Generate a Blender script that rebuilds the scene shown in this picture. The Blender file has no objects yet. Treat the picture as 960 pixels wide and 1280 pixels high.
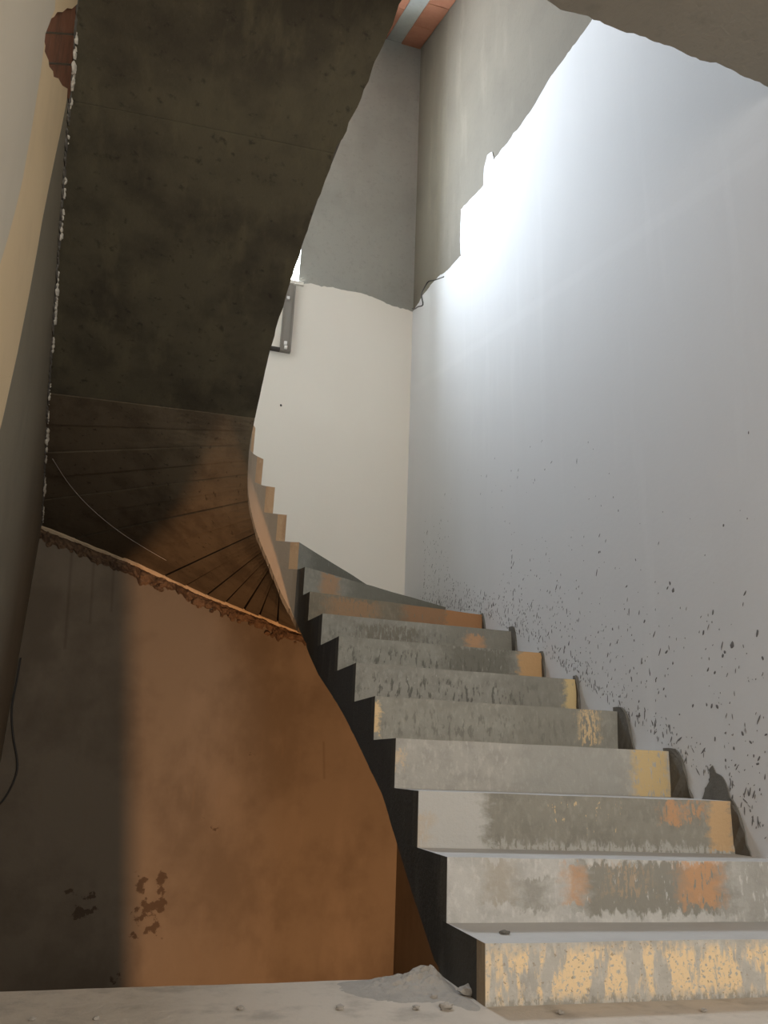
import bpy, bmesh, math, random
from mathutils import Vector, Matrix, noise as mnoise
random.seed(7)
SC = bpy.context.scene
COL = SC.collection

# ------------------------------------------------------------------ camera
CAM_H, PITCH, ROLL, YAW, FPX = 0.5439, 0.3095, 0.0386, 0.2746, 1000.6
FW = Vector((math.sin(YAW)*math.cos(PITCH), math.cos(YAW)*math.cos(PITCH), math.sin(PITCH)))
R0 = Vector((math.cos(YAW), -math.sin(YAW), 0)); U0 = R0.cross(FW)
RT = math.cos(ROLL)*R0 + math.sin(ROLL)*U0
UP = -math.sin(ROLL)*R0 + math.cos(ROLL)*U0
CP = Vector((0, 0, CAM_H))
cd = bpy.data.cameras.new('camera'); cam = bpy.data.objects.new('camera', cd); COL.objects.link(cam)
m = Matrix((RT, UP, -FW)).transposed().to_4x4(); m.translation = CP
cam.matrix_world = m
cd.sensor_fit = 'HORIZONTAL'; cd.sensor_width = 36; cd.lens = FPX/960*36; cd.clip_start = .02
SC.camera = cam
SC.view_settings.view_transform = 'Standard'; SC.view_settings.look = 'None'
SC.view_settings.gamma = 1; SC.view_settings.use_curve_mapping = False
SC.view_settings.exposure = 0.0

# ------------------------------------------------------------------ world and daylight
w = bpy.data.worlds.new('sky'); SC.world = w; w.use_nodes = True
bg = w.node_tree.nodes['Background']; bg.inputs[0].default_value = (.80, .88, 1, 1); bg.inputs[1].default_value = 1.2

def area(name, loc, direction, sx, sy, power, col):
    l = bpy.data.lights.new(name, 'AREA'); l.shape = 'RECTANGLE'; l.size = sx; l.size_y = sy
    l.energy = power; l.color = col
    o = bpy.data.objects.new(name, l); COL.objects.link(o); o.location = loc
    o.rotation_euler = Vector(direction).to_track_quat('-Z', 'Z').to_euler()
    return o
# daylight in the unglazed window of the back wall, daylight in the entrance opening of the hall, warm lamp on the storey below
area('window_daylight', (.45, 6.90, 5.62), (0, -1, -.05), .86, 1.7, 560, (.74, .86, 1.0))
area('entrance_daylight', (1.15, -1.75, 1.6), (.05, 1, -.1), 1.3, 2.1, 96, (1.0, .945, .86))
ll = bpy.data.lights.new('lower_storey_lamp', 'SPOT'); ll.energy = 720; ll.color = (1, .53, .26); ll.shadow_soft_size = .022; ll.spot_size = math.radians(62); ll.spot_blend = .6
lo = bpy.data.objects.new('lower_storey_lamp', ll); COL.objects.link(lo); lo.location = (1.5, 1.6, -1.6); lo.rotation_euler = Vector((-1.05, 4.78, 2.3)).to_track_quat('-Z', 'Z').to_euler()

# ------------------------------------------------------------------ helpers
XL, XR, YB, RISE, R1 = 0.883, 2.01, 6.381, 0.17, 0.1386
LK = 0.095
def XW(y): return -0.916 + LK*(YB - y)          # left wall runs slightly askew
def ZN(i): return R1 + (i-1)*RISE
def ray(px, py): return FW + RT*((px-480)/FPX) - UP*((py-640)/FPX)
def on_left(px, py):
    d = ray(px, py); t = (-0.916 + LK*YB)/(d.x + LK*d.y); return (d.y*t, CAM_H + d.z*t)
def on_right(px, py):
    d = ray(px, py); t = XR/d.x; return (d.y*t, CAM_H + d.z*t)
def on_back(px, py):
    d = ray(px, py); t = YB/d.y; return (d.x*t, CAM_H + d.z*t)
def on_floor(px, py, z=0):
    d = ray(px, py); t = (z-CAM_H)/d.z; return (d.x*t, d.y*t)
def interp(x, xs, ys):
    if x <= xs[0]: return ys[0]
    for i in range(len(xs)-1):
        if x <= xs[i+1]:
            return ys[i] + (ys[i+1]-ys[i])*(x-xs[i])/(xs[i+1]-xs[i])
    return ys[-1]

def link(name, me, mats, parent=None, **props):
    o = bpy.data.objects.new(name, me); COL.objects.link(o)
    for mt in (mats if isinstance(mats, (list, tuple)) else [mats]): me.materials.append(mt)
    if parent:
        o.parent = parent; o.matrix_parent_inverse = Matrix.Translation(-Vector(parent.location))
    for k, v in props.items(): o[k] = v
    return o
def mesh(verts, faces, fm=None, smooth=False):
    me = bpy.data.meshes.new('m'); me.from_pydata([tuple(v) for v in verts], [], faces)
    if fm: me.polygons.foreach_set('material_index', fm)
    if smooth: me.polygons.foreach_set('use_smooth', [True]*len(me.polygons))
    me.update(); return me
def fixn(me, tri=True):
    b = bmesh.new(); b.from_mesh(me)
    bmesh.ops.recalc_face_normals(b, faces=b.faces)
    if tri: bmesh.ops.triangulate(b, faces=[f for f in b.faces if len(f.verts) > 4])
    b.to_mesh(me); b.free(); return me
def boxes(lst):
    V, F = [], []
    for (x0, y0, z0, x1, y1, z1) in lst:
        n = len(V)
        V += [(x0,y0,z0),(x1,y0,z0),(x1,y1,z0),(x0,y1,z0),(x0,y0,z1),(x1,y0,z1),(x1,y1,z1),(x0,y1,z1)]
        F += [tuple(n+i for i in f) for f in ((0,3,2,1),(4,5,6,7),(0,1,5,4),(1,2,6,5),(2,3,7,6),(3,0,4,7))]
    return mesh(V, F)
def prism(lower, upper):
    """closed solid between two rings of the same length"""
    n = len(lower); V = list(lower)+list(upper)
    F = [tuple(range(n))[::-1], tuple(range(n, 2*n))] + [(i, (i+1) % n, n+(i+1) % n, n+i) for i in range(n)]
    return fixn(mesh(V, F))
def jag(pts, step=.06, amp=.012, seed=0, closed=False):
    out = []; n = len(pts)
    for i in range(n if closed else n-1):
        a, b = Vector(pts[i]), Vector(pts[(i+1) % n]); d = b-a; L = d.length
        k = max(1, int(L/step)); nr = Vector((-d.y, d.x))/max(L, 1e-6)
        out.append(tuple(a))
        for j in range(1, k):
            p = a + d*(j/k); q = mnoise.noise(Vector((p.x*9+seed, p.y*9, seed*3.1))) + .6*mnoise.noise(Vector((p.x*31, p.y*31+seed, 5)))
            out.append(tuple(p + nr*amp*q))
    if not closed: out.append(tuple(pts[-1]))
    return out
MAP = {'right': lambda a, b, o: (XR-o, a, b), 'back': lambda a, b, o: (a, YB-o, b), 'left': lambda a, b, o: (XW(a)+o, a, b)}
def coat(name, side, poly, th, mat, parent, base=0.0, **props):
    f = MAP[side]
    if side == 'left': poly = [(max(a, .72), b) for a, b in poly]
    return link(name, prism([f(a, b, base-.004) for a, b in poly], [f(a, b, base+th) for a, b in poly]), mat, parent, **props)
def blob_mesh(items, seed=1, sub=1):
    """items: (centre, (rx,ry,rz), rotation matrix or None) -> lumpy stones in one mesh"""
    rnd = random.Random(seed)
    b = bmesh.new(); bmesh.ops.create_icosphere(b, subdivisions=sub, radius=1)
    bv = [v.co.copy() for v in b.verts]; bf = [tuple(v.index for v in f.verts) for f in b.faces]; b.free()
    V, F = [], []
    for c, rr, rot in items:
        n = len(V)
        for v in bv:
            s = rnd.uniform(.7, 1.2); p = Vector((v.x*rr[0]*s, v.y*rr[1]*s, v.z*rr[2]*s))
            if rot: p = rot @ p
            V.append(p + Vector(c))
        F += [tuple(n+i for i in f) for f in bf]
    return mesh(V, F)

# ------------------------------------------------------------------ materials
class NT:
    def __init__(s, name, rough=.85):
        s.m = bpy.data.materials.new(name); s.m.use_nodes = True; s.t = s.m.node_tree
        s.b = s.t.nodes['Principled BSDF']; s.b.inputs['Roughness'].default_value = rough
        s.b.inputs['Specular IOR Level'].default_value = .25
        s.obj = s.n('ShaderNodeTexCoord').outputs['Object']; s.uv = s.t.nodes['Texture Coordinate'].outputs['UV']
        s.h = None
    def n(s, k): return s.t.nodes.new(k)
    def L(s, a, b): s.t.links.new(a, b)
    def setv(s, sock, v):
        if hasattr(v, 'links'): s.L(v, sock)
        else: sock.default_value = v
    def math(s, op, a, b=0.0, c=0.0, clamp=False):
        n = s.n('ShaderNodeMath'); n.operation = op; n.use_clamp = clamp
        s.setv(n.inputs[0], a); s.setv(n.inputs[1], b); s.setv(n.inputs[2], c); return n.outputs[0]
    def noise(s, scale, stretch=(1, 1, 1), detail=6, rough=.6, off=(0, 0, 0), coord=None, dist=0):
        mp = s.n('ShaderNodeMapping'); s.L(coord or s.obj, mp.inputs[0]); mp.inputs['Scale'].default_value = stretch; mp.inputs['Location'].default_value = off
        t = s.n('ShaderNodeTexNoise'); s.L(mp.outputs[0], t.inputs[0]); t.inputs['Scale'].default_value = scale
        t.inputs['Detail'].default_value = detail; t.inputs['Roughness'].default_value = rough; t.inputs['Distortion'].default_value = dist
        return t.outputs[0]
    def ramp(s, v, lo, hi):
        n = s.n('ShaderNodeMapRange'); s.setv(n.inputs[0], v); n.inputs[1].default_value = lo; n.inputs[2].default_value = hi
        n.interpolation_type = 'SMOOTHSTEP'; return n.outputs[0]
    def mix(s, f, a, b):
        n = s.n('ShaderNodeMix'); n.data_type = 'RGBA'; s.setv(n.inputs[0], f)
        for k, v in ((6, a), (7, b)):
            if hasattr(v, 'links'): s.L(v, n.inputs[k])
            else: n.inputs[k].default_value = (*v, 1)
        return n.outputs[2]
    def layers(s, base, ls):
        """ls: (scale, stretch, lo, hi, amount, colour)"""
        c = base
        for i, (sc, st, lo_, hi_, am, col) in enumerate(ls):
            c = s.mix(s.math('MULTIPLY', s.ramp(s.noise(sc, st, off=(i*3.7, i*1.3, i*2.1)), lo_, hi_), am), c, col)
        return c
    def sep(s, v):
        n = s.n('ShaderNodeSeparateXYZ'); s.L(v, n.inputs[0]); return n.outputs
    def rect(s, u, v, u0, u1, v0, v1, soft):
        a = s.math('MINIMUM', s.math('SUBTRACT', u, u0), s.math('SUBTRACT', u1, u))
        b = s.math('MINIMUM', s.math('SUBTRACT', v, v0), s.math('SUBTRACT', v1, v))
        return s.math('MULTIPLY_ADD', s.math('MINIMUM', a, b), 1/soft, .5, clamp=True)
    def done(s, col, bump=.15, bscale=60, stretch=(1, 1, 1), dist=.01):
        if hasattr(col, 'links'): s.L(col, s.b.inputs['Base Color'])
        else: s.b.inputs['Base Color'].default_value = (*col, 1)
        if bump:
            bn = s.n('ShaderNodeBump'); bn.inputs['Strength'].default_value = bump; bn.inputs['Distance'].default_value = dist
            s.L(s.noise(bscale, stretch, detail=8, rough=.65), bn.inputs['Height']); s.L(bn.outputs[0], s.b.inputs['Normal'])
        return s.m
def mk(name, base, ls=(), rough=.85, **k):
    t = NT(name, rough); return t.done(t.layers(base, ls), **k)

M = {}
M['raw'] = mk('raw_cement_render', (.33, .325, .29), [(1.6, (1, 1, 1), .4, .7, .6, (.26, .255, .225)), (5, (1, 1, .25), .5, .75, .35, (.39, .375, .33)), (30, (1, 1, 1), .5, .8, .25, (.15, .14, .12))], bump=.25)
M['rawleft'] = mk('warm_cement_render', (.235, .205, .15), [(1.6, (1, 1, 1), .4, .7, .5, (.18, .155, .115)), (6, (1, .3, .25), .5, .75, .35, (.28, .245, .18)), (30, (1, 1, 1), .5, .8, .25, (.14, .12, .09))], bump=.25)
M['rawright'] = mk('brown_cement_render', (.178, .154, .117), [(1.6, (1, 1, 1), .4, .7, .5, (.14, .12, .092)), (5, (1, 1, .2), .5, .75, .5, (.235, .205, .155)), (30, (1, 1, 1), .5, .8, .25, (.1, .09, .07))], bump=.25)
M['slab'] = mk('slab_concrete', (.24, .215, .175), [(2.2, (1, 1, 1), .4, .7, .5, (.19, .17, .14)), (14, (1, 1, 1), .55, .75, .3, (.13, .12, .10))], bump=.3)
def white_mat():
    t = NT('white_finish_plaster', .8)
    c = t.layers((.665, .655, .65), [(2.0, (1, 1, .35), .45, .75, .35, (.605, .595, .59)), (7, (1, 1, .08), .56, .70, .28, (.73, .72, .715)),
        (90, (1, 1, 1), .70, .76, .5, (.45, .43, .40)), (24, (1, 1, .6), .72, .78, .45, (.5, .47, .43))])
    # faint sloping joint where an old chase was filled
    (ya, za), (yb, zb_) = on_right(600, 430), on_right(885, 235)
    L_ = math.hypot(yb-ya, zb_-za); ny, nz = -(zb_-za)/L_, (yb-ya)/L_
    _, y, z = t.sep(t.obj)
    d = t.math('ABSOLUTE', t.math('ADD', t.math('ADD', t.math('MULTIPLY', t.math('SUBTRACT', y, ya), ny), t.math('MULTIPLY', t.math('SUBTRACT', z, za), nz)), t.math('MULTIPLY_ADD', t.noise(5), .06, -.03)))
    c = t.mix(t.math('MULTIPLY', t.ramp(d, .05, .02), .16), c, (.76, .75, .745))
    return t.done(c, bump=.08, bscale=40)
M['white'] = white_mat()
M['white_back'] = mk('cream_white_plaster', (.77, .73, .65), [(2.0, (1, 1, .4), .45, .75, .35, (.73, .685, .60)), (28, (1, 1, 1), .72, .78, .5, (.5, .45, .38))], bump=.08, bscale=40)
M['cream'] = mk('cream_paint', (.68, .53, .33), [(3, (1, 1, 1), .45, .7, .3, (.53, .41, .26)), (60, (1, 1, 1), .70, .76, .5, (.3, .22, .14))], bump=.08)
M['pale'] = mk('pale_grey_paint', (.56, .51, .42), [(4, (1, 1, 1), .45, .7, .3, (.50, .455, .37))], bump=.08)
M['clay'] = mk('clay_block', (.20, .085, .045), [(9, (1, 1, 1), .45, .7, .7, (.10, .05, .03)), (30, (1, 1, 1), .5, .7, .4, (.28, .15, .09))], bump=.5, bscale=25)
M['claytop'] = mk('terracotta_block', (.36, .15, .085), [(6, (1, 1, 1), .45, .7, .5, (.26, .10, .055)), (20, (1, 1, 1), .6, .75, .5, (.35, .26, .2))], bump=.3)
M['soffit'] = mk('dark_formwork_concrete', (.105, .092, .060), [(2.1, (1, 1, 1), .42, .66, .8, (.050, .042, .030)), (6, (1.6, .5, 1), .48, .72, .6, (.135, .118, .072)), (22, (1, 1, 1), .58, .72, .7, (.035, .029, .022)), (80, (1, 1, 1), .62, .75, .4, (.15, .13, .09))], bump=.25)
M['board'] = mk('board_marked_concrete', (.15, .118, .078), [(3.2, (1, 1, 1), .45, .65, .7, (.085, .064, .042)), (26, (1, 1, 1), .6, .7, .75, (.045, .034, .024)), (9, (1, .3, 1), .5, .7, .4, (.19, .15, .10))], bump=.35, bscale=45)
M['side'] = mk('shaded_stair_flank', (.105, .098, .086), [(3, (1, 1, .3), .42, .68, .7, (.062, .057, .05)), (14, (1, 1, .3), .52, .72, .5, (.16, .148, .125)), (60, (1, 1, 1), .6, .75, .4, (.2, .185, .16))], bump=.35)  # flank turned away from the light, its shade put into the colour
M['sidelit'] = mk('warm_lit_stair_flank', (.30, .24, .175), [(3, (1, 1, .3), .42, .68, .6, (.2, .155, .11)), (20, (1, 1, .3), .55, .72, .4, (.38, .31, .23))], bump=.3)  # same concrete along the winders, with the warm light from below painted in
M['tread'] = mk('dusty_tread', (.50, .485, .46), [(4, (1, 1, 1), .45, .7, .5, (.42, .405, .38)), (40, (1, 1, 1), .6, .75, .35, (.6, .585, .56))], bump=.25)
M['mortar'] = mk('dark_mortar', (.15, .138, .118), [(8, (1, 1, 1), .45, .7, .6, (.09, .08, .068)), (40, (1, 1, 1), .55, .75, .4, (.2, .185, .16))], bump=.5)
M['splat'] = mk('mortar_spots', (.16, .15, .145), bump=0)
M['crust'] = mk('brown_crust', (.16, .10, .06), [(12, (1, 1, 1), .4, .65, .8, (.055, .036, .024)), (50, (1, 1, 1), .5, .7, .5, (.3, .2, .12))], bump=.6, bscale=40, dist=.02)
M['lip'] = mk('cream_plaster_lip', (.62, .48, .32), [(20, (1, 1, 1), .5, .7, .5, (.42, .30, .19))], bump=.4)
M['flake'] = mk('white_plaster_flake', (.62, .58, .5), [(20, (1, 1, 1), .5, .7, .5, (.4, .36, .3))], bump=.4)
M['dust'] = mk('cement_dust', (.37, .335, .29), [(20, (1, 1, 1), .45, .7, .5, (.28, .255, .22))], bump=.5, bscale=90)
M['wire'] = mk('dark_wire', (.05, .045, .04), bump=0, rough=.5)
M['metal'] = mk('grey_metal_profile', (.24, .22, .19), [(20, (1, 1, .2), .45, .7, .3, (.2, .19, .18))], bump=0, rough=.5)
M['whitepl'] = mk('white_plastic', (.75, .73, .7), bump=0, rough=.5)

def floor_mat():
    t = NT('landing_screed', .9)
    c = t.layers((.55, .48, .40), [(1.8, (1, 1, 1), .42, .68, .6, (.43, .375, .31)), (9, (1, 1, 1), .48, .70, .6, (.32, .28, .235)), (60, (1, 1, 1), .62, .74, .5, (.55, .52, .47))])
    return t.done(c, bump=.45, bscale=35)
M['floor'] = floor_mat()

def lower_mat():
    """cement plaster under the stair: cloudy trowel marks, dark mould spots low down, thin rusty runs"""
    t = NT('under_stair_plaster', .85)
    c = t.layers((.20, .163, .12), [(1.3, (1, 1, 1), .42, .62, .7, (.135, .106, .076)), (3.2, (1, 1, .5), .48, .70, .5, (.245, .20, .15)), (16, (1, 1, .15), .6, .75, .35, (.2, .15, .1))])
    x, y, z = t.sep(t.obj)
    for (x0, x1, z0, z1, th) in ((.06, .34, -.66, -.18, .50), (-.42, -.10, -.56, -.28, .55), (-.02, .10, -1.0, -.76, .5), (.40, .75, .02, .22, .60), (.75, .9, .55, .72, .6)):
        k = t.rect(x, z, x0, x1, z0, z1, .12)
        nz = t.ramp(t.math('MULTIPLY', t.noise(13, (1, 1, 1), detail=5, off=(x0*9, 0, z0*5)), t.math('MULTIPLY_ADD', k, .45, .55)), th, th+.06)
        c = t.mix(t.math('MULTIPLY', nz, .85), c, (.07, .045, .028))
    for (x0, x1, z0, z1) in ((1.395, 1.405, .45, .72), (-.62, -.605, 1.3, 2.1), (-.47, -.46, 1.5, 2.1), (-.33, -.32, 1.6, 2.1)):
        k = t.rect(t.math('ADD', x, t.math('MULTIPLY', z, .08)), z, x0+z0*.08, x1+z0*.08, z0, z1, .02)
        c = t.mix(t.math('MULTIPLY', k, .45), c, (.08, .055, .035))
    return t.done(c, bump=.2, bscale=25)
M['lower'] = lower_mat()

GREY, PALE, OLIVE, BEIGE, ORANGE, BROWN, DARK, WHITE = (.34, .325, .285), (.50, .485, .455), (.22, .207, .17), (.72, .52, .29), (.55, .30, .15), (.27, .175, .11), (.13, .12, .10), (.60, .585, .56)
def riser_mat(i, base, patches, drips=0.0, specks=0, cols=0):
    """patches: u0,u1,v0,v1,colour,amount,noise threshold (0 = solid),edge softness"""
    t = NT('riser_face_coat', .88)
    u, v, _ = t.sep(t.uv)
    def N(sc, su, sv, off=0): return t.noise(sc, (su, sv, 1), coord=t.uv, off=(off+i*7.3, i*3.1, 0))
    c = t.mix(t.math('MULTIPLY', t.ramp(N(3, 5, .7), .42, .66), .55), base, tuple(q*.72 for q in base))
    c = t.mix(t.math('MULTIPLY', t.ramp(N(7, 9, .6, 3), .5, .66), .5), c, tuple(min(1, q*1.28) for q in base))
    if drips:
        k = t.math('MULTIPLY', t.ramp(N(4.5, 13, .6, 11), .53, .60), t.rect(t.math('ADD', u, t.math('MULTIPLY', N(7, 4, 1, 5), .2)), t.math('ADD', v, t.math('MULTIPLY_ADD', N(6, 8, 1, 8), .5, -.25)), .10, .9, .12, .72, .2))
        c = t.mix(t.math('MULTIPLY', k, drips), c, tuple(q*.42 for q in base))
    for j, (u0, u1, v0, v1, col, am, th, soft) in enumerate(patches):
        du = t.math('MULTIPLY_ADD', N(5, 5, 1.2, 20+j*5), .12, -.06); dv = t.math('MULTIPLY_ADD', N(6, 9, .6, 40+j*5), .7, -.35)
        k = t.rect(t.math('ADD', u, du), t.math('ADD', t.math('MULTIPLY', v, 1.0), dv), u0, u1, v0, v1, soft)
        if th: k = t.math('MULTIPLY', k, t.math('MINIMUM', t.ramp(N(6, 15, .55, 60+j*4), th-.02, th+.03), t.ramp(N(11, 9, 1.2, 80+j*4), th-.10, th-.05)))
        if cols and j == 0: k = t.math('MULTIPLY', t.rect(t.math('ADD', u, du), t.math('ADD', v, dv), u0, u1, v0, v1, soft), t.math('MINIMUM', t.ramp(N(2.6, 10, .3, 33), .44, .52), t.ramp(N(11, 9, 1.0, 81), .38, .46)))
        c = t.mix(t.math('MULTIPLY', k, am), c, col)
    if specks: c = t.mix(t.math('MULTIPLY', t.ramp(N(14, 7, 1, 90), .60, .66), .8), c, (.30, .24, .17))
    c = t.mix(t.math('MULTIPLY', t.ramp(N(60, 6, 1, 70), .66, .72), .5), c, tuple(q*.45 for q in base))
    return t.done(c, bump=.3, bscale=70)
RM = {
 1: riser_mat(1, (.46, .435, .39), [(-.05, 1.1, .10, .88, (.80, .60, .36), .95, .47, .25), (-.1, 1.1, -.3, .08, OLIVE, .6, .45, .1)], specks=1, cols=1),
 2: riser_mat(2, PALE, [(.10, .18, .30, .95, (.36, .32, .26), .7, 0, .06), (.36, .80, .15, .95, OLIVE, .85, .36, .08), (.20, .27, .2, .7, OLIVE, .6, 0, .05), (.33, .37, .3, .9, ORANGE, .75, 0, .05), (.44, .56, .4, .95, (.45, .33, .22), .6, .5, .06), (.66, .78, .25, 1.0, ORANGE, .8, .40, .06), (.82, 1.1, -.2, 1.2, OLIVE, .5, .4, .1)]),
 3: riser_mat(3, (.27, .255, .215), [(-.2, .20, -.4, 1.4, PALE, .95, 0, .04), (-.1, .03, -.2, .6, (.5, .38, .25), .5, .4, .05), (-.1, 1.1, -.3, .12, PALE, .6, .45, .1), (.40, .62, .35, .95, BEIGE, .8, .60, .05), (.76, .82, .55, .95, ORANGE, .8, .42, .04), (.83, .90, .6, 1.0, ORANGE, .7, .5, .04), (.915, .992, .05, 1.3, (.55, .36, .19), .9, 0, .03)]),
 4: riser_mat(4, (.42, .40, .36), [(.42, .82, -.2, 1.3, (.33, .325, .295), .6, .35, .1), (.845, .985, .0, 1.2, (.58, .43, .22), .95, .40, .04), (-.1, .03, .3, .8, BEIGE, .5, .5, .03)]),
 5: riser_mat(5, (.31, .297, .255), [(-.02, .02, .15, .9, BEIGE, .95, .3, .02), (.55, .9, -.2, 1.3, OLIVE, .5, .35, .1), (.82, .90, .2, 1.3, BEIGE, .8, .48, .05)], drips=.5),
 6: riser_mat(6, (.30, .288, .25), [(.65, .93, -.2, 1.3, OLIVE, .5, .35, .1), (.935, 1.05, -.1, 1.3, (.62, .47, .24), .95, .35, .03), (.05, .5, .5, .9, WHITE, .7, .64, .05)], drips=.9),
 7: riser_mat(7, (.29, .28, .24), [(.50, .84, -.1, 1.0, (.15, .142, .115), .75, .38, .1), (.87, 1.05, .0, 1.3, (.55, .33, .15), .9, 0, .03)], drips=.8),
 8: riser_mat(8, (.29, .28, .24), [(.18, .5, .0, .8, (.17, .15, .115), .7, .45, .1), (.62, 1.1, -.2, 1.3, OLIVE, .6, .3, .1), (.74, .83, -.1, .8, ORANGE, .75, .35, .04)], drips=.5),
 9: riser_mat(9, (.22, .19, .14), [(.10, .36, -.1, .9, (.36, .21, .11), .7, .40, .1), (.52, .78, -.2, 1.3, (.32, .17, .085), .8, .36, .08), (.76, 1.1, -.3, 1.4, (.40, .20, .09), .92, 0, .02)]),
 10: riser_mat(10, (.26, .25, .21), [(.10, .21, -.2, 1.0, (.40, .23, .12), .75, .35, .04), (.28, 1.2, -.3, 1.4, (.15, .145, .115), .7, 0, .1)]),
 11: riser_mat(11, (.22, .215, .18), [(.10, 1.2, .2, 1.4, (.12, .115, .09), .6, .35, .08)]),
}
M['rplain'] = riser_mat(12, (.28, .265, .225), [])
M['rend'] = mk('riser_end_render', (.50, .33, .19), [(9, (1, 1, .3), .42, .66, .7, (.34, .21, .12)), (40, (1, 1, .4), .55, .72, .5, (.62, .45, .28))], bump=.4)
M['rend1'] = mk('first_riser_end', (.60, .47, .32), [(14, (1, 1, .1), .42, .66, .6, (.25, .19, .13))], bump=.3)
M['rendark'] = mk('dark_riser_end', (.15, .135, .11), [(9, (1, 1, .3), .42, .66, .6, (.09, .08, .066))], bump=.4)

# ------------------------------------------------------------------ the setting
ZLOW, ZTOP, YF = -3.0, 7.93, -1.9
wall_right = link('wall_right', boxes([(XR, -.4, ZLOW, XR+.3, YB+.5, ZTOP)]), M['rawright'], kind='structure', label='tall stairwell wall beside the first flight, white plaster below raw render')
WX0, WX1, WZ0, WZ1 = .02, .895, 4.765, 6.45
wall_back = link('wall_back', boxes([(-1.3, YB, ZLOW, WX0, YB+.5, ZTOP), (WX1, YB, ZLOW, XR, YB+.5, ZTOP), (WX0, YB, ZLOW, WX1, YB+.5, WZ0), (WX0, YB, WZ1, WX1, YB+.5, ZTOP)]), M['raw'], kind='structure', label='end wall of the stairwell with cream plaster below raw grey render')
yl0 = .70
wall_left = link('wall_left', prism([(XW(yl0), yl0, ZLOW), (XW(YB), YB, ZLOW), (XW(YB)-.3, YB, ZLOW), (XW(yl0)-.3, yl0, ZLOW)], [(XW(yl0), yl0, ZTOP), (XW(YB), YB, ZTOP), (XW(YB)-.3, YB, ZTOP), (XW(yl0)-.3, yl0, ZTOP)]), M['rawleft'], kind='structure', label='grey rendered wall carrying the upper flight, cream paint peeling above')
YE = 2.345
fp = jag([(-.95, YE), (.80, YE)], .05, .006, 3) + [(.86, 2.40), (XR, 2.40), (XR, YF), (-2.6, YF), (-2.6, 1.75), (-.95, 1.75)]
floor = link('floor', prism([(x, y, -.25) for x, y in fp], [(x, y, 0) for x, y in fp]), M['floor'], kind='structure', label='dusty cement landing floor in front of the first step')
link('floor_lower', boxes([(-1.3, -1.2, ZLOW-.2, XR, YB, ZLOW)]), M['slab'], kind='structure')
link('wall_lower_front', boxes([(-1.3, -1.3, ZLOW, XR, -1.2, -.25)]), M['raw'], kind='structure')
# unseen blocker added under the landing: its raking end shapes the lamp's shadow edge
pe = [(-.95, ZLOW), (1.46, ZLOW), (1.258, -1.483), (1.198, -1.031), (1.07, -.05), (-.95, -.05)]
link('lower_light_blocker', prism([(x, 2.41, z) for x, z in pe], [(x, 2.46, z) for x, z in pe]), M['raw'], kind='structure')
# hall behind the camera with an entrance opening
link('wall_hall', boxes([(-2.6, YF-.2, 0, .45, YF, 3.05), (1.85, YF-.2, 0, 3.2, YF, 3.05), (.45, YF-.2, 2.75, 1.85, YF, 3.05), (-2.8, YF-.2, 0, -2.6, 1.95, 3.05), (-2.6, 1.75, 0, XW(1.75)-.3, 1.95, 3.05), (XR, YF-.2, 0, XR+.2, -.4, 3.05)]), M['cream'], kind='structure')
se = [on_floor(q[0], q[1], 3.03) for q in ((675, -6), (700, 12), (725, 18), (742, 25), (775, 38), (800, 45), (830, 56), (870, 72), (895, 78), (920, 90), (960, 109), (985, 118))]
se = [(x, y) for x, y in se if x < XR+.05]
sp = jag([(XW(1.8)-.2, 1.80), (.9, 1.80)] + se + [(XR+.02, se[-1][1]+.01)], .02, .011, 4) + [(XR+.02, YF-.2), (-2.8, YF-.2), (-2.8, 1.80)]
link('ceiling_hall', prism([(x, y, 3.03) for x, y in sp], [(x, y, 3.55) for x, y in sp]), M['slab'], kind='structure', label='rough concrete slab of the upper landing overhead')
link('wall_upper_front', boxes([(-2.8, YF-.2, 3.5, XR+.3, YF, ZTOP), (-2.8, YF, 3.5, -2.6, 1.95, ZTOP), (-2.6, 1.75, 3.5, XW(1.75)-.28, 1.95, ZTOP), (XR, YF, 3.05, XR+.3, -.4, ZTOP)]), M['white_back'], kind='structure')

# plaster coats
def P(f, lst): return [f(*q) for q in lst]
rt_edge = jag([(YB, 4.70)] + P(on_right, [(518, 388), (530, 368), (545, 350), (562, 336), (577, 320), (576, 290), (577, 262), (590, 248), (605, 232), (606, 210), (610, 194), (616, 190), (618, 200), (640, 172), (665, 138), (690, 95), (720, 55), (740, 27)]) + [(2.3, 4.66), (1.2, 4.6)], .03, .014, 9)
stair_r = [(1.2, 0.0), (2.06, 0.0), (2.6, .28), (3.9, .95), (4.7, 1.28), (YB, 1.50)]
coat('plaster_coat', 'right', rt_edge + stair_r, .006, M['white'], wall_right, label='white finish plaster')
coat('plaster_coat', 'right', stair_r[1:] + [(YB, ZLOW), (-.4, ZLOW), (-.4, -.25), (2.06, -.25)], .006, M['lower'], wall_right, label='brown cement plaster under the stair')
bk_edge = jag([(XR, 4.69)] + P(on_back, [(500, 386), (480, 378), (455, 368), (430, 363), (405, 358), (385, 355)]) + [(.93, 4.752)], .025, .014, 5)
coat('plaster_coat', 'back', bk_edge + [(-.9, 4.752), (-.9, 2.40), (.3, 2.0), (XR, 1.55)], .006, M['white_back'], wall_back, label='cream plaster')
coat('plaster_coat', 'back', [(-.915, 2.39), (-.915, ZLOW), (XR, ZLOW), (XR, 1.54), (.3, 1.99)], .006, M['lower'], wall_back, label='brown cement plaster under the stair')
hole = [(93, 4), (86, 10), (80, 9), (74, 14), (67, 14), (63, 20), (57, 23), (55, 31), (51, 35), (50, 48), (52, 56), (51, 63), (56, 74), (57, 82), (62, 88), (63, 95), (69, 97), (74, 106), (81, 110)]
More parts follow.
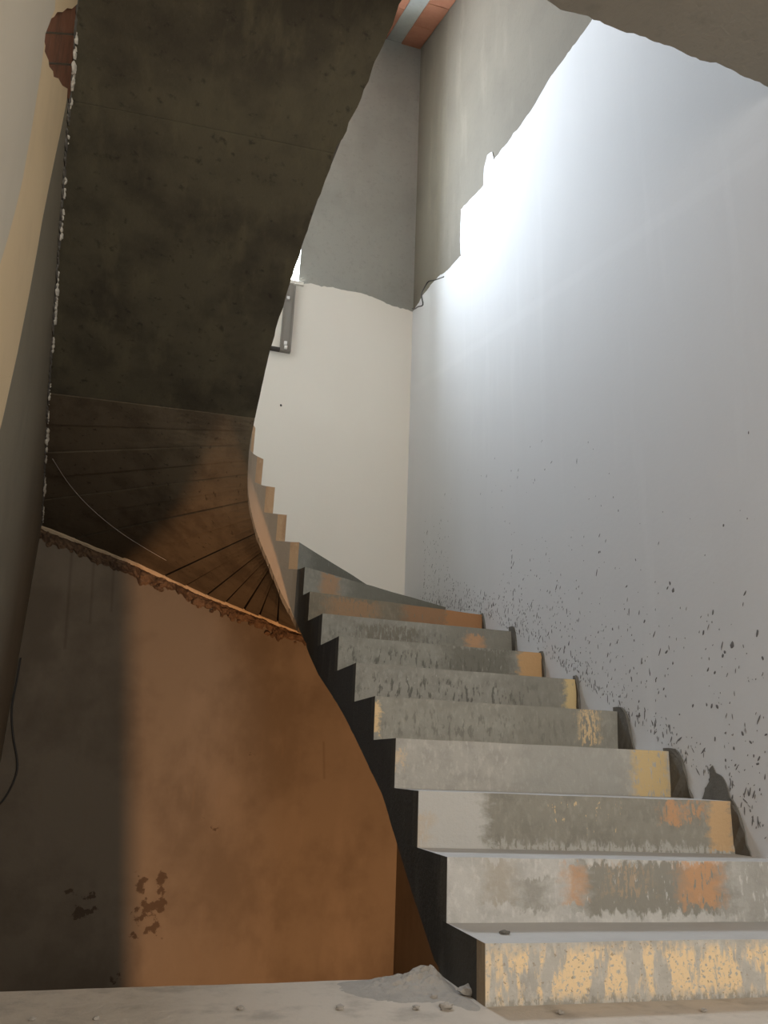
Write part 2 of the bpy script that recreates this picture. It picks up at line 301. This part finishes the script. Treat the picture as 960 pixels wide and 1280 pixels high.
cream = [(-60, -60), (98, -60)] + hole + [(80, 125), (73, 160), (66, 192), (58, 230), (49, 275), (44, 305), (33, 365), (27, 395), (18, 440), (0, 520), (-30, 640), (-60, 720)]
coat('paint_coat', 'left', P(on_left, cream), .010, M['cream'], wall_left, label='cream paint')
coat('paint_coat', 'left', jag(P(on_left, [(-60, -60), (66, -60), (62, 10), (50, 40), (44, 90), (36, 140), (22, 220), (12, 262), (0, 305), (-30, 400), (-60, 480)]), .05, .004, 2, True), .004, M['pale'], wall_left, base=.010, label='pale grey paint')
for k, (a, b) in enumerate(((-2, 38), (41, 76), (79, 120))):
    pts = [(46, a), (100, a+4), (100, b+4), (46, b)]
    coat('clay_block', 'left', P(on_left, pts), .004 + .001*k, M['clay'], wall_left)

coat('plaster_coat', 'left', [(1.8, 4.9), (YB, 3.6), (YB, 7.5), (1.8, 7.5)], .006, M['white_back'], wall_left, label='unseen cream coat above the upper flight, added to bounce light')  # out of view, added to bounce window light onto the back wall

# sloping upper ceiling of clay blocks between concrete joists
SL = .50; ang = math.atan(SL); YC = 1.4; LC = (YB-YC)/math.cos(ang)
def cz(y): return ZTOP-.01 - SL*(YB-y)
me = prism([(-1.3, YB+.1, cz(YB+.1)+.07), (XR+.3, YB+.1, cz(YB+.1)+.07), (XR+.3, YC, cz(YC)+.07), (XR+.3, YF-.2, cz(YC)+.07), (-2.8, YF-.2, cz(YC)+.07), (-2.8, YC, cz(YC)+.07)],
           [(-1.3, YB+.1, cz(YB+.1)+.3), (XR+.3, YB+.1, cz(YB+.1)+.3), (XR+.3, YC, cz(YC)+.3), (XR+.3, YF-.2, cz(YC)+.3), (-2.8, YF-.2, cz(YC)+.3), (-2.8, YC, cz(YC)+.3)])
ceiling = link('ceiling', me, M['slab'], kind='structure', label='sloping ceiling of terracotta blocks and concrete joists')
bx, jx = .215, .165
blk = boxes([(0, -.244, 0, bx-.006, 0, .06)]); blk.materials.append(M['claytop'])
jm = boxes([(.003, -LC, .010, jx-.003, 0, .06)]); jm.materials.append(M['raw'])
x = XR-.004
while x > 0.3:
    x -= bx
    for j in range(int(LC/.25)):
        o = bpy.data.objects.new('clay_block', blk); COL.objects.link(o); d = j*.25*math.cos(ang)
        o.location = (x, YB-.002-d, cz(YB-d) + random.uniform(-.003, .003)); o.rotation_euler = (ang, 0, 0); o.parent = ceiling
    x -= jx
    o = bpy.data.objects.new('joist', jm); COL.objects.link(o); o.location = (x, YB-.002, cz(YB)); o.rotation_euler = (ang, 0, 0); o.parent = ceiling

# window in the back wall: unglazed opening with a rough sill and timber frame at the outer face
win = link('window_1', boxes([(WX0-.02, YB-.03, WZ0-.035, WX1+.045, YB+.5, WZ0+.001)]), M['white_back'], kind='structure', label='unglazed window opening with a plastered sill above the winders')
link('window_frame', boxes([(WX0, YB+.40, WZ0, WX0+.05, YB+.45, WZ1), (WX1-.012, YB+.40, WZ0, WX1, YB+.45, WZ1), (WX0, YB+.40, WZ1-.05, WX1, YB+.45, WZ1)]), M['metal'], win)

# ------------------------------------------------------------------ staircase
stair = bpy.data.objects.new('staircase', None); COL.objects.link(stair); stair.location = (1.45, 2.06, 0)
stair['label'] = 'raw concrete winder staircase rising along the white wall and turning back overhead'; stair['category'] = 'staircase'
IN = {1: (.883, 2.055), 2: (.883, 2.327), 3: (.883, 2.594), 4: (.883, 2.86), 5: (.885, 3.165), 6: (.887, 3.51), 7: (.884, 3.87), 8: (.866, 4.22), 9: (.838, 4.485), 10: (.820, 4.60), 11: (.789, 4.682),
      12: (.703, 4.70), 13: (.617, 4.705), 14: (.529, 4.692), 15: (.455, 4.62), 16: (.428, 4.55), 17: (.4165, 4.48), 18: (.424, 4.40)}
# flight 2 along the left wall
A = Vector((-.742, 4.545, 2.52)); B = Vector((.424, 4.42, 2.483)); D1 = Vector((LK, -1, .30)); NP = D1.cross(B-A)
def soff2(x, y): return A.z - (NP.x*(x-A.x) + NP.y*(y-A.y))/NP.z
EDGE2 = [(0.4245, 4.4201), (0.4179, 3.8696), (0.4278, 3.6229), (0.4378, 3.4027), (0.4523, 3.2082), (0.4553, 3.0318), (0.4773, 2.8895), (0.4989, 2.677), (0.5362, 2.4883), (0.5642, 2.2539), (0.5851, 2.1058), (0.6151, 1.75)]
def xe2(y): return interp(-y, [-q[1] for q in EDGE2], [q[0] for q in EDGE2])
NST = 26
for i in range(19, NST+1): y = 4.40-(i-18)*.3; IN[i] = (xe2(y), y)
OUT = {1: (XR, 2.055), 2: (XR, 2.32), 3: (XR, 2.50), 4: (XR, 2.83), 5: (XR, 3.185), 6: (XR, 3.535), 7: (XR, 3.885), 8: (XR, 4.255), 9: (XR, 4.69), 10: (XR, 5.38), 11: (XR, YB),
       12: (.93, YB), 13: (.30, YB), 14: (-.35, YB), 15: (-.916, YB), 16: (XW(5.75), 5.75), 17: (XW(5.15), 5.15), 18: (XW(4.55), 4.55)}
OUT[1] = (XR, 2.03); OUT[2] = (XR, 2.27)
for i in range(19, NST+1): y = 4.40-(i-18)*.3; OUT[i] = (XW(y), y)
def catmull(D, t):
    i = int(math.floor(t)); i = max(1, min(NST-1, i)); f = t-i
    p = [Vector(D[max(1, min(NST, j))]) for j in (i-1, i, i+1, i+2)]
    if i <= 6 or i >= 18: return p[1].lerp(p[2], f)
    return .5*((2*p[1]) + (p[2]-p[0])*f + (2*p[0]-5*p[1]+4*p[2]-p[3])*f*f + (3*p[1]-p[0]-3*p[2]+p[3])*f**3)
def zin(t):
    if t >= 18: q = catmull(IN, t); return soff2(q.x, q.y)
    if t < 7:
        y = catmull(IN, t).y
        return interp(y, [2.405, 2.696, 3.004, 3.671, 3.87], [0, .201, .432, .746, .830])
    return interp(t, [7, 8, 9, 10, 11, 12, 13, 14, 15, 16, 17, 18], [.830, .985, 1.17, 1.251, 1.342, 1.494, 1.67, 1.841, 2.03, 2.17, 2.33, soff2(.424, 4.40)])
def zout(x, y):
    if x > XR-.01: return interp(y, [2.405, 2.696, 3.004, 3.671, 4.4, 5.3, YB], [0, .201, .432, .746, 1.02, 1.2, 1.34])
    if y > YB-.001: return interp(-x, [-XR, -1.099, -.38, .256, .916], [1.34, 1.58, 1.788, 2.013, 2.207])
    if y > 4.545: return interp(-y, [-YB, -4.545], [2.207, 2.52])
    return soff2(x, y)
def outer_pts(i, j):
    """outer points from OUT[i] to OUT[j] with wall corners in between"""
    return [Vector(OUT[i]), Vector(OUT[j])]
FT = .055   # thickness of the render on a riser
RISE2 = .14
def ztop(i): return ZN(i) if i <= 18 else ZN(18)+(i-18)*RISE2
BACK = .012
steps = {}
for i in range(1, NST):
    ins = [catmull(IN, i+k/5) for k in range(6)]; outs = outer_pts(i, i+1)
    # body starts behind the riser render
    r_dir = (outs[0]-ins[0]).normalized()
    fi = .052 if i < 12 or i > 15 else .056
    # inner end offset along the path, outer end offset along the wall
    seg = (ins[-1]-ins[0]).length
    t0 = i + min(.9, FT/max(seg, .06)); a0 = catmull(IN, t0)
    osd = (outs[1]-outs[0]); b0 = outs[0] + osd.normalized()*min(FT, osd.length*.5)
    tl = [t0 + (i+1-t0)*k/5 for k in range(6)]
    # extend under the next riser so no gap shows
    tn = i+1+min(.9, FT/max((Vector(IN[min(NST, i+2)])-Vector(IN[i+1])).length, .06)) if i < NST-1 else i+1
    chain = [catmull(IN, t) for t in tl]; zi = [zin(t) for t in tl]
    oc = [outs[1], b0]
    ring = chain + oc
    ofs = .13 if 9 <= i <= 18 else .012
    zb = [z_+(.028 if 9 <= i <= 18 else .014) for z_ in zi] + [zout(outs[1].x, outs[1].y)+ofs, zout(b0.x, b0.y)+ofs]
    if i == 1: zb = [0]*len(ring)
    zt = ztop(i)
    lowr = [(p.x, p.y, max(0 if i < 3 else -9, z_)) for p, z_ in zip(ring, zb)]; upr = [(p.x, p.y, zt) for p in ring]
    me = prism(lowr, upr)
    body = link('step', me, [M['side'], M['tread'], M['sidelit']], stair)
    for p in me.polygons:
        if p.normal.z > .9: p.material_index = 1
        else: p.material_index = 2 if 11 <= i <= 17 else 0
    # riser render slab: from below the previous tread's top to this tread top
    zb0 = 0 if i == 1 else ztop(i-1)-.0
    pa = [catmull(IN, i+(t0-i)*k/2) for k in range(3)]
    zlow_in = [0 if i < 3 else zin(i+(t0-i)*k/2)+(.028 if 9 <= i <= 18 else .012) for k in range(3)]
    ra = Vector(IN[i]); rb = outs[0]
    nseg = 14
    V, F, FM, UVS = [], [], [], []
    wob = lambda s, k: .004*mnoise.noise(Vector((s*6, i*3.3, k)))
    # front grid (u along the riser), bottom at the previous tread; inner end goes down to the soffit as part of the flank
    nrm = Vector((r_dir.y, -r_dir.x))
    fr = []
    for k in range(nseg+1):
        s = k/nseg; q = ra.lerp(rb, s) + nrm*wob(s, 1)*(1 if 0 < k < nseg else 0)
        fr.append(q)
    bk = []
    for k in range(nseg+1):
        s = k/nseg; bk.append(pa[2].lerp(b0, s))
    b = bmesh.new(); uvl = b.loops.layers.uv.new('UVMap')
    vf0 = [b.verts.new((q.x, q.y, zb0)) for q in fr]; vf1 = [b.verts.new((q.x, q.y, zt + (wob(k/nseg, 2)*.6 if 0 < k < nseg else 0))) for k, q in enumerate(fr)]
    vb0 = [b.verts.new((q.x, q.y, zb0)) for q in bk]; vb1 = [b.verts.new((q.x, q.y, zt)) for q in bk]
    def face(vs, mi, uvs=None):
        f = b.faces.new(vs); f.material_index = mi
        if uvs:
            for lp, uv in zip(f.loops, uvs): lp[uvl].uv = uv
    for k in range(nseg):
        face((vf0[k], vf0[k+1], vf1[k+1], vf1[k]), 0, ((k/nseg, 0), ((k+1)/nseg, 0), ((k+1)/nseg, 1), (k/nseg, 1)))
        face((vf1[k], vf1[k+1], vb1[k+1], vb1[k]), 1)
        face((vb0[k+1], vb0[k], vb1[k], vb1[k+1]), 1)
        face((vf0[k+1], vf0[k], vb0[k], vb0[k+1]), 1)
    face((vb0[0], vf0[0], vf1[0], vb1[0]), 2); face((vf0[-1], vb0[-1], vb1[-1], vf1[-1]), 1)
    me = bpy.data.meshes.new('m'); b.normal_update(); b.to_mesh(me); b.free()
    endm = M['rend1'] if i == 1 else (M['rend'] if 10 < i < 17 else M['rendark'])
    rs = link('riser', me, [RM.get(i, M['rplain']), M['tread'], endm], body)
    # flank piece below the riser render so the side of the stair is closed
    if i > 1:
        lowf = [(p.x, p.y, z_) for p, z_ in zip(pa, zlow_in)]
        inn = [p + r_dir*.03 for p in pa]
        ringp = [Vector((p.x, p.y)) for p in pa] + [Vector((p.x, p.y)) for p in reversed(inn)]
        zl = zlow_in + list(reversed(zlow_in))
        link('flank', prism([(p.x, p.y, z_) for p, z_ in zip(ringp, zl)], [(p.x, p.y, zb0) for p in ringp]), M['sidelit'] if 11 <= i <= 17 else M['side'], body)
    steps[i] = body

# board-marked soffit of the winders: every formwork board a piece
bv_v, bv_f = [], []
ti = [10.4, 11.4, 12.1, 12.6, 12.95, 13.25, 13.55, 13.85, 14.15, 14.6, 15.1, 15.6, 16.1, 16.6, 17.1, 17.6, 18.0]
peri = [Vector((1.55, YB)), Vector((-.916, YB)), Vector((XW(4.545), 4.545))]
l1 = (peri[1]-peri[0]).length; l2 = (peri[2]-peri[1]).length
def po(s):
    d = s*(l1+l2)
    return peri[0].lerp(peri[1], d/l1) if d <= l1 else peri[1].lerp(peri[2], (d-l1)/l2)
cs = l1/(l1+l2)
so = [0, .08, .14, .175, .205, .24, .275, .315, .355, .43, .52, .60, .68, .76, .84, .92, 1.0]
for k in range(len(ti)-1):
    g = .0; dz = .005*random.random() + (.006 if k % 2 else 0)
    ia, ib = catmull(IN, ti[k]), catmull(IN, ti[k+1]); za, zb_ = zin(ti[k]), zin(ti[k+1])
    oa, ob = po(so[k]), po(so[k+1])
    # ruled strip between the inner string and the wall, finely divided so the twist stays smooth
    NL, NA = 10, 3
    ax = ((oa+ob)/2 - (ia+ib)/2).normalized(); nx = Vector((-ax.y, ax.x))
    grid = []
    for a_ in range(NA+1):
        f = a_/NA; ti_ = ti[k]+(ti[k+1]-ti[k])*f; pi_ = catmull(IN, ti_); zi_ = zin(ti_); s_ = so[k]+(so[k+1]-so[k])*f
        po_ = po(s_); zo_ = zout(po_.x, po_.y)
        gap = .0075*(1 if a_ == 0 else -1 if a_ == NA else 0)
        row = []
        for l_ in range(NL+1):
            q = l_/NL; p_ = pi_.lerp(po_, q)
            if gap: p_ = p_ + (catmull(IN, (ti[k]+ti[k+1])/2).lerp(po((so[k]+so[k+1])/2), q) - p_).normalized()*abs(gap)*min(1, .18+.9*q)
            row.append((p_.x, p_.y, zi_+(zo_-zi_)*q))
        grid.append(row)
    V, F = [], []
    W_ = NL+1; S_ = (NA+1)*W_
    for lay in (0, 1):
        for row in grid: V += [(x_, y_, z_ + (.03 if lay else -dz)) for x_, y_, z_ in row]
    for a_ in range(NA):
        for l_ in range(NL):
            v0 = a_*W_+l_; F += [(v0, v0+1, v0+W_+1, v0+W_), (S_+v0, S_+v0+W_, S_+v0+W_+1, S_+v0+1)]
    for l_ in range(NL):
        for a_ in (0, NA): v0 = a_*W_+l_; F.append((v0, v0+1, S_+v0+1, S_+v0))
    for a_ in range(NA):
        for l_ in (0, NL): v0 = a_*W_+l_; F.append((v0, v0+W_, S_+v0+W_, S_+v0))
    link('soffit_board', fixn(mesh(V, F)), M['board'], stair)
    bv_v, bv_f = bv_v+[Vector(q) for q in V], bv_f+[tuple(len(bv_v)+q for q in f_) for f_ in F]

# upper flight soffit: two large smooth panels
def soffit_panel(y0, y1, dz, sk0=0.0, sk1=0.0):
    n, mx = 26, 10
    V, F = [], []
    for lay in (0, 1):
        for j in range(n+1):
            y = y0 + (y1-y0)*j/n; sk = sk0 + (sk1-sk0)*j/n
            xa, xb = XW(y)+.001, xe2(y) + (.010*mnoise.noise(Vector((y*14, 1.7, 0))) + .006*mnoise.noise(Vector((y*45, 4.7, 0))))*(1 if y < 3.7 else .3)
            for k in range(mx+1):
                x_ = xa+(xb-xa)*k/mx
                yy = y + sk*(1-k/mx); x_ += LK*(y-yy)*(1-k/mx)
                V.append((x_, yy, soff2(x_, yy) + (.02 if lay else -dz + .004*mnoise.noise(Vector((x_*2.5, yy*2.5, 2))))))
    W = mx+1; S = (n+1)*W
    for j in range(n):
        for k in range(mx):
            a = j*W+k
            F.append((a, a+1, a+W+1, a+W)); F.append((S+a, S+a+W, S+a+W+1, S+a+1))
    for j in range(n):
        for k in (0, mx):
            a = j*W+k; F.append((a, a+W, S+a+W, S+a))
    for k in range(mx):
        for j in (0, n):
            a = j*W+k; F.append((a, a+1, S+a+1, S+a))
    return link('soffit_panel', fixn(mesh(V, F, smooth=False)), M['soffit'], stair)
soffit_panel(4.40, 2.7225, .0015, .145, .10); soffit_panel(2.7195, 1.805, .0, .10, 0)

# dark mortar fillets where the risers meet the wall
def fillet(i, ln, ht, bulge):
    y0 = OUT[i][1]; z0 = ztop(i-1); zt = ztop(i)
    pts = [(y0+.03, z0-.01)]
    pts.append((y0-ln*1.25, z0-.01))
    for k in range(1, 9):
        a = k/8*math.pi/2
        pts.append((y0 - ln*math.cos(a)**bulge, z0 + (zt-z0+ht)*math.sin(a)))
    pts.append((y0+.03, zt+ht))
    pts = jag(pts, .02, .006, i)
    f = MAP['right']
    link('mortar_fillet', prism([f(a, b_, -.002) for a, b_ in pts], [f(a, b_, .010+.01*random.random()) for a, b_ in pts]), M['mortar'], steps[i])
for i, ln, ht, bu in ((3, .06, .01, 1.4), (4, .10, .012, .7), (5, .10, .02, .7), (6, .025, .02, 1), (7, .03, .01, 1.2), (8, .06, .03, .8), (9, .05, .01, 1.5)): fillet(i, ln, ht, bu)

# ------------------------------------------------------------------ mortar crust where the winder soffit meets the back wall
n = 150; V, F = [], []
rows = 6
for k in range(n+1):
    xx = -.915 + (1.22+.915)*k/n; zz = zout(xx, YB)
    dep = .085 + .07*mnoise.noise(Vector((xx*3.3, 0, 1))) + .06*max(0, mnoise.noise(Vector((xx*11, 3, 1)))) + .03*mnoise.noise(Vector((xx*37, 3, 1))); dep = max(.02, dep)
    for r_ in range(rows+1):
        f_ = r_/rows
        out = .0 if r_ in (0, rows) else max(.004, .038*math.sin(math.pi*f_) + .022*mnoise.noise(Vector((xx*20, f_*5, 4))) + .012*mnoise.noise(Vector((xx*60, f_*12, 9))))
        V.append((xx, YB-.006-out, zz-.012-dep*f_))
for k in range(n):
    for r_ in range(rows):
        a = k*(rows+1)+r_; F.append((a, a+1, a+rows+2, a+rows+1))
link('mortar_crust', mesh(V, F), M['crust'], wall_back, label='broken brown mortar along the stair junction')
V, F = [], []
for k in range(n+1):
    xx = -.915 + (1.16+.915)*k/n; zz = zout(xx, YB)
    th = .020 + .014*mnoise.noise(Vector((xx*9, 7, 2))); ou = .034 + .012*mnoise.noise(Vector((xx*15, 1, 6)))
    for (o_, dz_) in ((0, .01), (ou, .008), (ou*1.05, -.004), (ou*.6, -th), (0, -th-.006)): V.append((xx, YB-.004-o_, zz-dz_*-1-.008))
for k in range(n):
    for r_ in range(4): a = k*5+r_; F.append((a, a+1, a+6, a+5))
link('mortar_lip', mesh(V, F), M['lip'], wall_back, label='pale ragged plaster lip')
it = []
rnd = random.Random(3)
for k in range(90):
    xx = rnd.uniform(-.85, 1.15); zz = zout(xx, YB) - rnd.uniform(.03, .12); s = rnd.uniform(.008, .024)
    it.append(((xx, YB-.015, zz), (s, s*.7, s*rnd.uniform(.6, 1.1)), None))
for k in ((on_back(205, 722)[0], .06), (on_back(250, 742)[0], .10), (on_back(262, 745)[0], .06), (on_back(292, 757)[0], .075), (on_back(325, 768)[0], .085), (on_back(345, 776)[0], .05), (on_back(150, 700)[0], .05), (on_back(178, 712)[0], .06)):
    it.append(((k[0], YB-.02, zout(k[0], YB)-.07), (k[1]*.6, .03, k[1]*.5), None))
link('mortar_lump', blob_mesh(it, 5, 2), M['crust'], wall_back, kind='stuff')
# flakes of white plaster along the outer edge of the soffit
it = []
for k in range(520):
    y = rnd.uniform(1.95, 6.3); z = zout(XW(y), y)
    g = mnoise.noise(Vector((y*4.3, 0, 0))) + .7*mnoise.noise(Vector((y*15, 4, 0)))
    if g < .02: continue
    s = rnd.uniform(.004, .011)*(1+1.4*g)
    it.append(((XW(y)+.010, y, z-rnd.uniform(-.005, .022+.03*g)), (s*.7, s*rnd.uniform(.9, 2.0), s*1.2), None))
link('plaster_flake', blob_mesh(it, 6, 1), M['flake'], wall_left, kind='stuff')
it = []
for k in range(260):
    y = rnd.uniform(1.95, 6.3); it.append(((XW(y)+.004, y, zout(XW(y), y)-rnd.uniform(.0, .035)), (.007, rnd.uniform(.012, .05), rnd.uniform(.006, .018)), None))
link('mortar_bead', blob_mesh(it, 8, 1), M['mortar'], wall_left, kind='stuff')

# ------------------------------------------------------------------ mortar spatter on the white wall
V, F = [], []
def stair_z(y): return interp(y, [2.03, 2.27, 2.5, 2.83, 3.185, 3.535, 3.885, 4.255, 4.69, 5.38, 6.3], [ZN(i) for i in range(1, 12)])
def spot(y, z, L_, wd, ang, th=.002):
    m_ = 7; n0 = len(V); ca, sa = math.cos(ang), math.sin(ang)
    V.append((XR-.006-th, y, z))
    for k in range(m_):
        a = 2*math.pi*k/m_; q = rnd.uniform(.7, 1.25); u, v = L_*math.cos(a)*q, wd*math.sin(a)*q
        V.append((XR-.0062, y+u*ca-v*sa, z+u*sa+v*ca))
    for k in range(m_): F.append((n0, n0+1+k, n0+1+(k+1) % m_))
rnd = random.Random(11)
for k in range(1500):
    y = rnd.uniform(1.95, 5.9); hgt = rnd.expovariate(1/.26)
    z = stair_z(y) + hgt
    if z > 2.6 or hgt > 1.5: continue
    dens = mnoise.noise(Vector((y*1.3, z*1.3, 4)))
    if dens < -.18 and hgt > .12: continue
    s = rnd.choice([.0016, .0018, .002, .0025, .003, .0045]) * (1.0 if y < 3.6 else 1.1)
    el = rnd.choice([1.2, 1.6, 2.5, 4.0])
    spot(y, z, s*el, s*.75, rnd.gauss(math.radians(112), .35))
for k in range(40):
    y = rnd.uniform(1.95, 3.3); z = stair_z(y) + rnd.uniform(.1, .75); s = rnd.uniform(.003, .0065); spot(y, z, s*rnd.uniform(1, 2.3), s*.9, rnd.gauss(math.radians(112), .5))
for (px, py, s) in ((868, 882, .013), (885, 881, .011), (898, 883, .016), (851, 893, .007), (906, 657, .011), (843, 738, .02), (836, 735, .012), (917, 806, .022), (940, 928, .012), (930, 917, .013), (944, 945, .01), (912, 998, .02), (640, 775, .01)):
    y, z = on_right(px, py); spot(y, z, s*.65, s*.42, rnd.gauss(math.radians(100), .5))
for k in range(240):   # thin splashes just above every step
    y = rnd.uniform(2.3, 6.0); z = stair_z(y) + abs(rnd.gauss(0, .05)); s = rnd.uniform(.002, .006); spot(y, z, s*rnd.uniform(1.5, 4), s*.6, rnd.gauss(math.pi/2, .45))
link('mortar_spatter', mesh(V, F), M['splat'], wall_right, kind='stuff')
# trowelled mortar smear on the wall above the third step
sm = [on_right(*q) for q in ((880, 1000), (884, 985), (890, 975), (889, 962), (893, 957), (897, 966), (906, 972), (912, 985), (916, 1002))]
coat('mortar_smear', 'right', jag(sm, .01, .004, 6, True), .004, M['mortar'], wall_right, base=.006)

# ------------------------------------------------------------------ small things
def wire(name, pts, rad, mat, parent=None, **props):
    P_ = [Vector(p) for p in pts]; path = []
    for k in range(len(P_)-1):
        p0, p1, p2, p3 = P_[max(0, k-1)], P_[k], P_[k+1], P_[min(len(P_)-1, k+2)]
        for f in (0, .25, .5, .75):
            path.append(.5*((2*p1)+(p2-p0)*f+(2*p0-5*p1+4*p2-p3)*f*f+(3*p1-p0-3*p2+p3)*f**3))
    path.append(P_[-1]); V, F = [], []; ns = 7
    for k, p in enumerate(path):
        d = (path[min(k+1, len(path)-1)] - path[max(0, k-1)]).normalized(); a = d.orthogonal().normalized() if k == 0 else (a - d*a.dot(d)).normalized(); b_ = d.cross(a)
        for q in range(ns): V.append(p + rad*(a*math.cos(2*math.pi*q/ns) + b_*math.sin(2*math.pi*q/ns)))
    for k in range(len(path)-1):
        for q in range(ns): F.append((k*ns+q, k*ns+(q+1) % ns, (k+1)*ns+(q+1) % ns, (k+1)*ns+q))
    F += [tuple(range(ns))[::-1], tuple(range((len(path)-1)*ns, len(path)*ns))]
    return link(name, mesh(V, F, smooth=True), mat, parent, **props)
def onr(px, py, o): y, z = on_right(px, py); return (XR-o, y, z)
wire('loose_wire', [onr(517, 386, .01), onr(522, 387, .03), onr(536, 386, .10), onr(545, 384, .12), onr(543, 372, .12), onr(538, 362, .06), onr(537, 352, .01), onr(545, 350, .004), onr(556, 346, .004)], .006, M['wire'], label='thin dark wire curling out of the wall corner below the raw render', category='wire')
def onb(px, py, o): x_, z = on_back(px, py); return (max(x_, -.90), YB-o, z)
wire('black_cable', [onb(18, 822, .015), onb(12, 850, .015), onb(11, 885, .018), onb(17, 920, .022), onb(22, 950, .022), onb(20, 970, .02), onb(8, 995, .015), onb(-8, 1012, .013)], .007, M['wire'], label='black cable hanging in the dark wall corner under the stair', category='cable')
from mathutils.bvhtree import BVHTree
bvh = BVHTree.FromPolygons(bv_v, bv_f)
sp_ = []
for q in ((66, 572), (84, 600), (105, 625), (130, 648), (155, 667), (182, 684), (208, 699)):
    h_ = bvh.ray_cast(CP, ray(*q).normalized())[0]
    if h_: sp_.append(h_ + Vector((0, -.004, -.010)))
wire('slack_string', sp_, .0022, M['dust'], label='thin slack string hanging under the winder boards', category='string')
# frame of grey metal profile fixed under the window
fr = bpy.data.objects.new('metal_frame', None); COL.objects.link(fr); fx, fz = on_back(363, 443); fr.location = (fx-.3, YB-.006, fz)
fr['label'] = 'grey metal frame fixed to the cream wall under the window'; fr['category'] = 'metal frame'
x1 = .868; x0 = x1-.095; zt = WZ0-.06; zb = fz
link('upright', boxes([(x0, YB-.05, zb, x1, YB-.004, zt), (x0, YB-.058, zb, x0+.008, YB-.05, zt), (x1-.012, YB-.062, zb, x1, YB-.05, zt)]), M['metal'], fr)
link('upright', boxes([(x0-.75, YB-.05, zb, x1-.75, YB-.004, zt)]), M['metal'], fr)
link('bottom_rail', boxes([(x0-.66, YB-.055, zb, x0, YB-.004, zb+.022)]), M['wire'], fr)
link('top_rail', boxes([(x0-.66, YB-.05, zt-.09, x0, YB-.004, zt)]), M['metal'], fr)
link('clip', boxes([(x0+.03, YB-.07, zb+.05, x0+.055, YB-.05, zb+.085), (x0+.035, YB-.075, zb+.015, x0+.06, YB-.05, zb+.04)]), M['whitepl'], fr)
link('clip', boxes([(x0+.02, YB-.07, zt-.17, x0+.045, YB-.05, zt-.14)]), M['whitepl'], fr)
wx, wz = on_back(351, 507)
link('wall_plug', blob_mesh([((wx, YB-.006, wz), (.010, .006, .010), None)], 2, 2), M['wire'], wall_back)

# heap of cement dust beside the first step, crumbs on the floor and tread
V, F = [], []
n = 36
for j in range(n+1):
    for k in range(n+1):
        x_ = .50 + .378*k/n; y_ = 2.0 + .345*j/n
        hh = .024*math.exp(-(((x_-.845)/.075)**2 + ((y_-2.30)/.07)**2)) + .018*math.exp(-(((x_-.76)/.12)**2+((y_-2.27)/.10)**2)) + .012*math.exp(-(((x_-.86)/.03)**2+((y_-2.10)/.06)**2))
        hh *= 1+.5*mnoise.noise(Vector((x_*40, y_*40, 0)))+.3*mnoise.noise(Vector((x_*110, y_*110, 3)))
        e = min(1, min(k, n-k)/4, (n-j)/1.5 if j > n-2 else 1, j/4)
        V.append((x_, y_, hh*max(e, 0) - .0015))
for j in range(n):
    for k in range(n): a = j*(n+1)+k; F.append((a, a+1, a+n+2, a+n+1))
link('cement_dust', mesh(V, F), M['dust'], kind='stuff', label='small heap of loose cement dust beside the first step', category='dust heap')
rnd = random.Random(21)
for k, (px, py, s) in enumerate(((558, 1262, .013), (542, 1248, .008), (520, 1262, .008), (585, 1244, .020), (300, 1262, .007), (425, 1262, .009), (120, 1275, .006), (40, 1276, .006), (700, 1268, .008), (880, 1265, .007))):
    x_, y_ = on_floor(px, py)
    o = link('concrete_crumb', blob_mesh([((0, 0, 0), (s*1.3, s, s*.7), None)], 30+k, 2), M['dust'])
    o.location = (x_, y_, s*.55); o['label'] = 'small crumb of broken concrete lying on the landing floor'; o['category'] = 'crumb'; o['group'] = 'concrete crumbs on the landing floor'
x_, y_ = on_floor(631, 1168, ZN(1))
o = link('mortar_chip', blob_mesh([((0, 0, 0), (.016, .009, .006), None)], 77, 2), M['mortar']); o.location = (x_, y_, ZN(1)+.005)
o['label'] = 'small dark mortar chip lying on the tread of the first step'; o['category'] = 'chip'
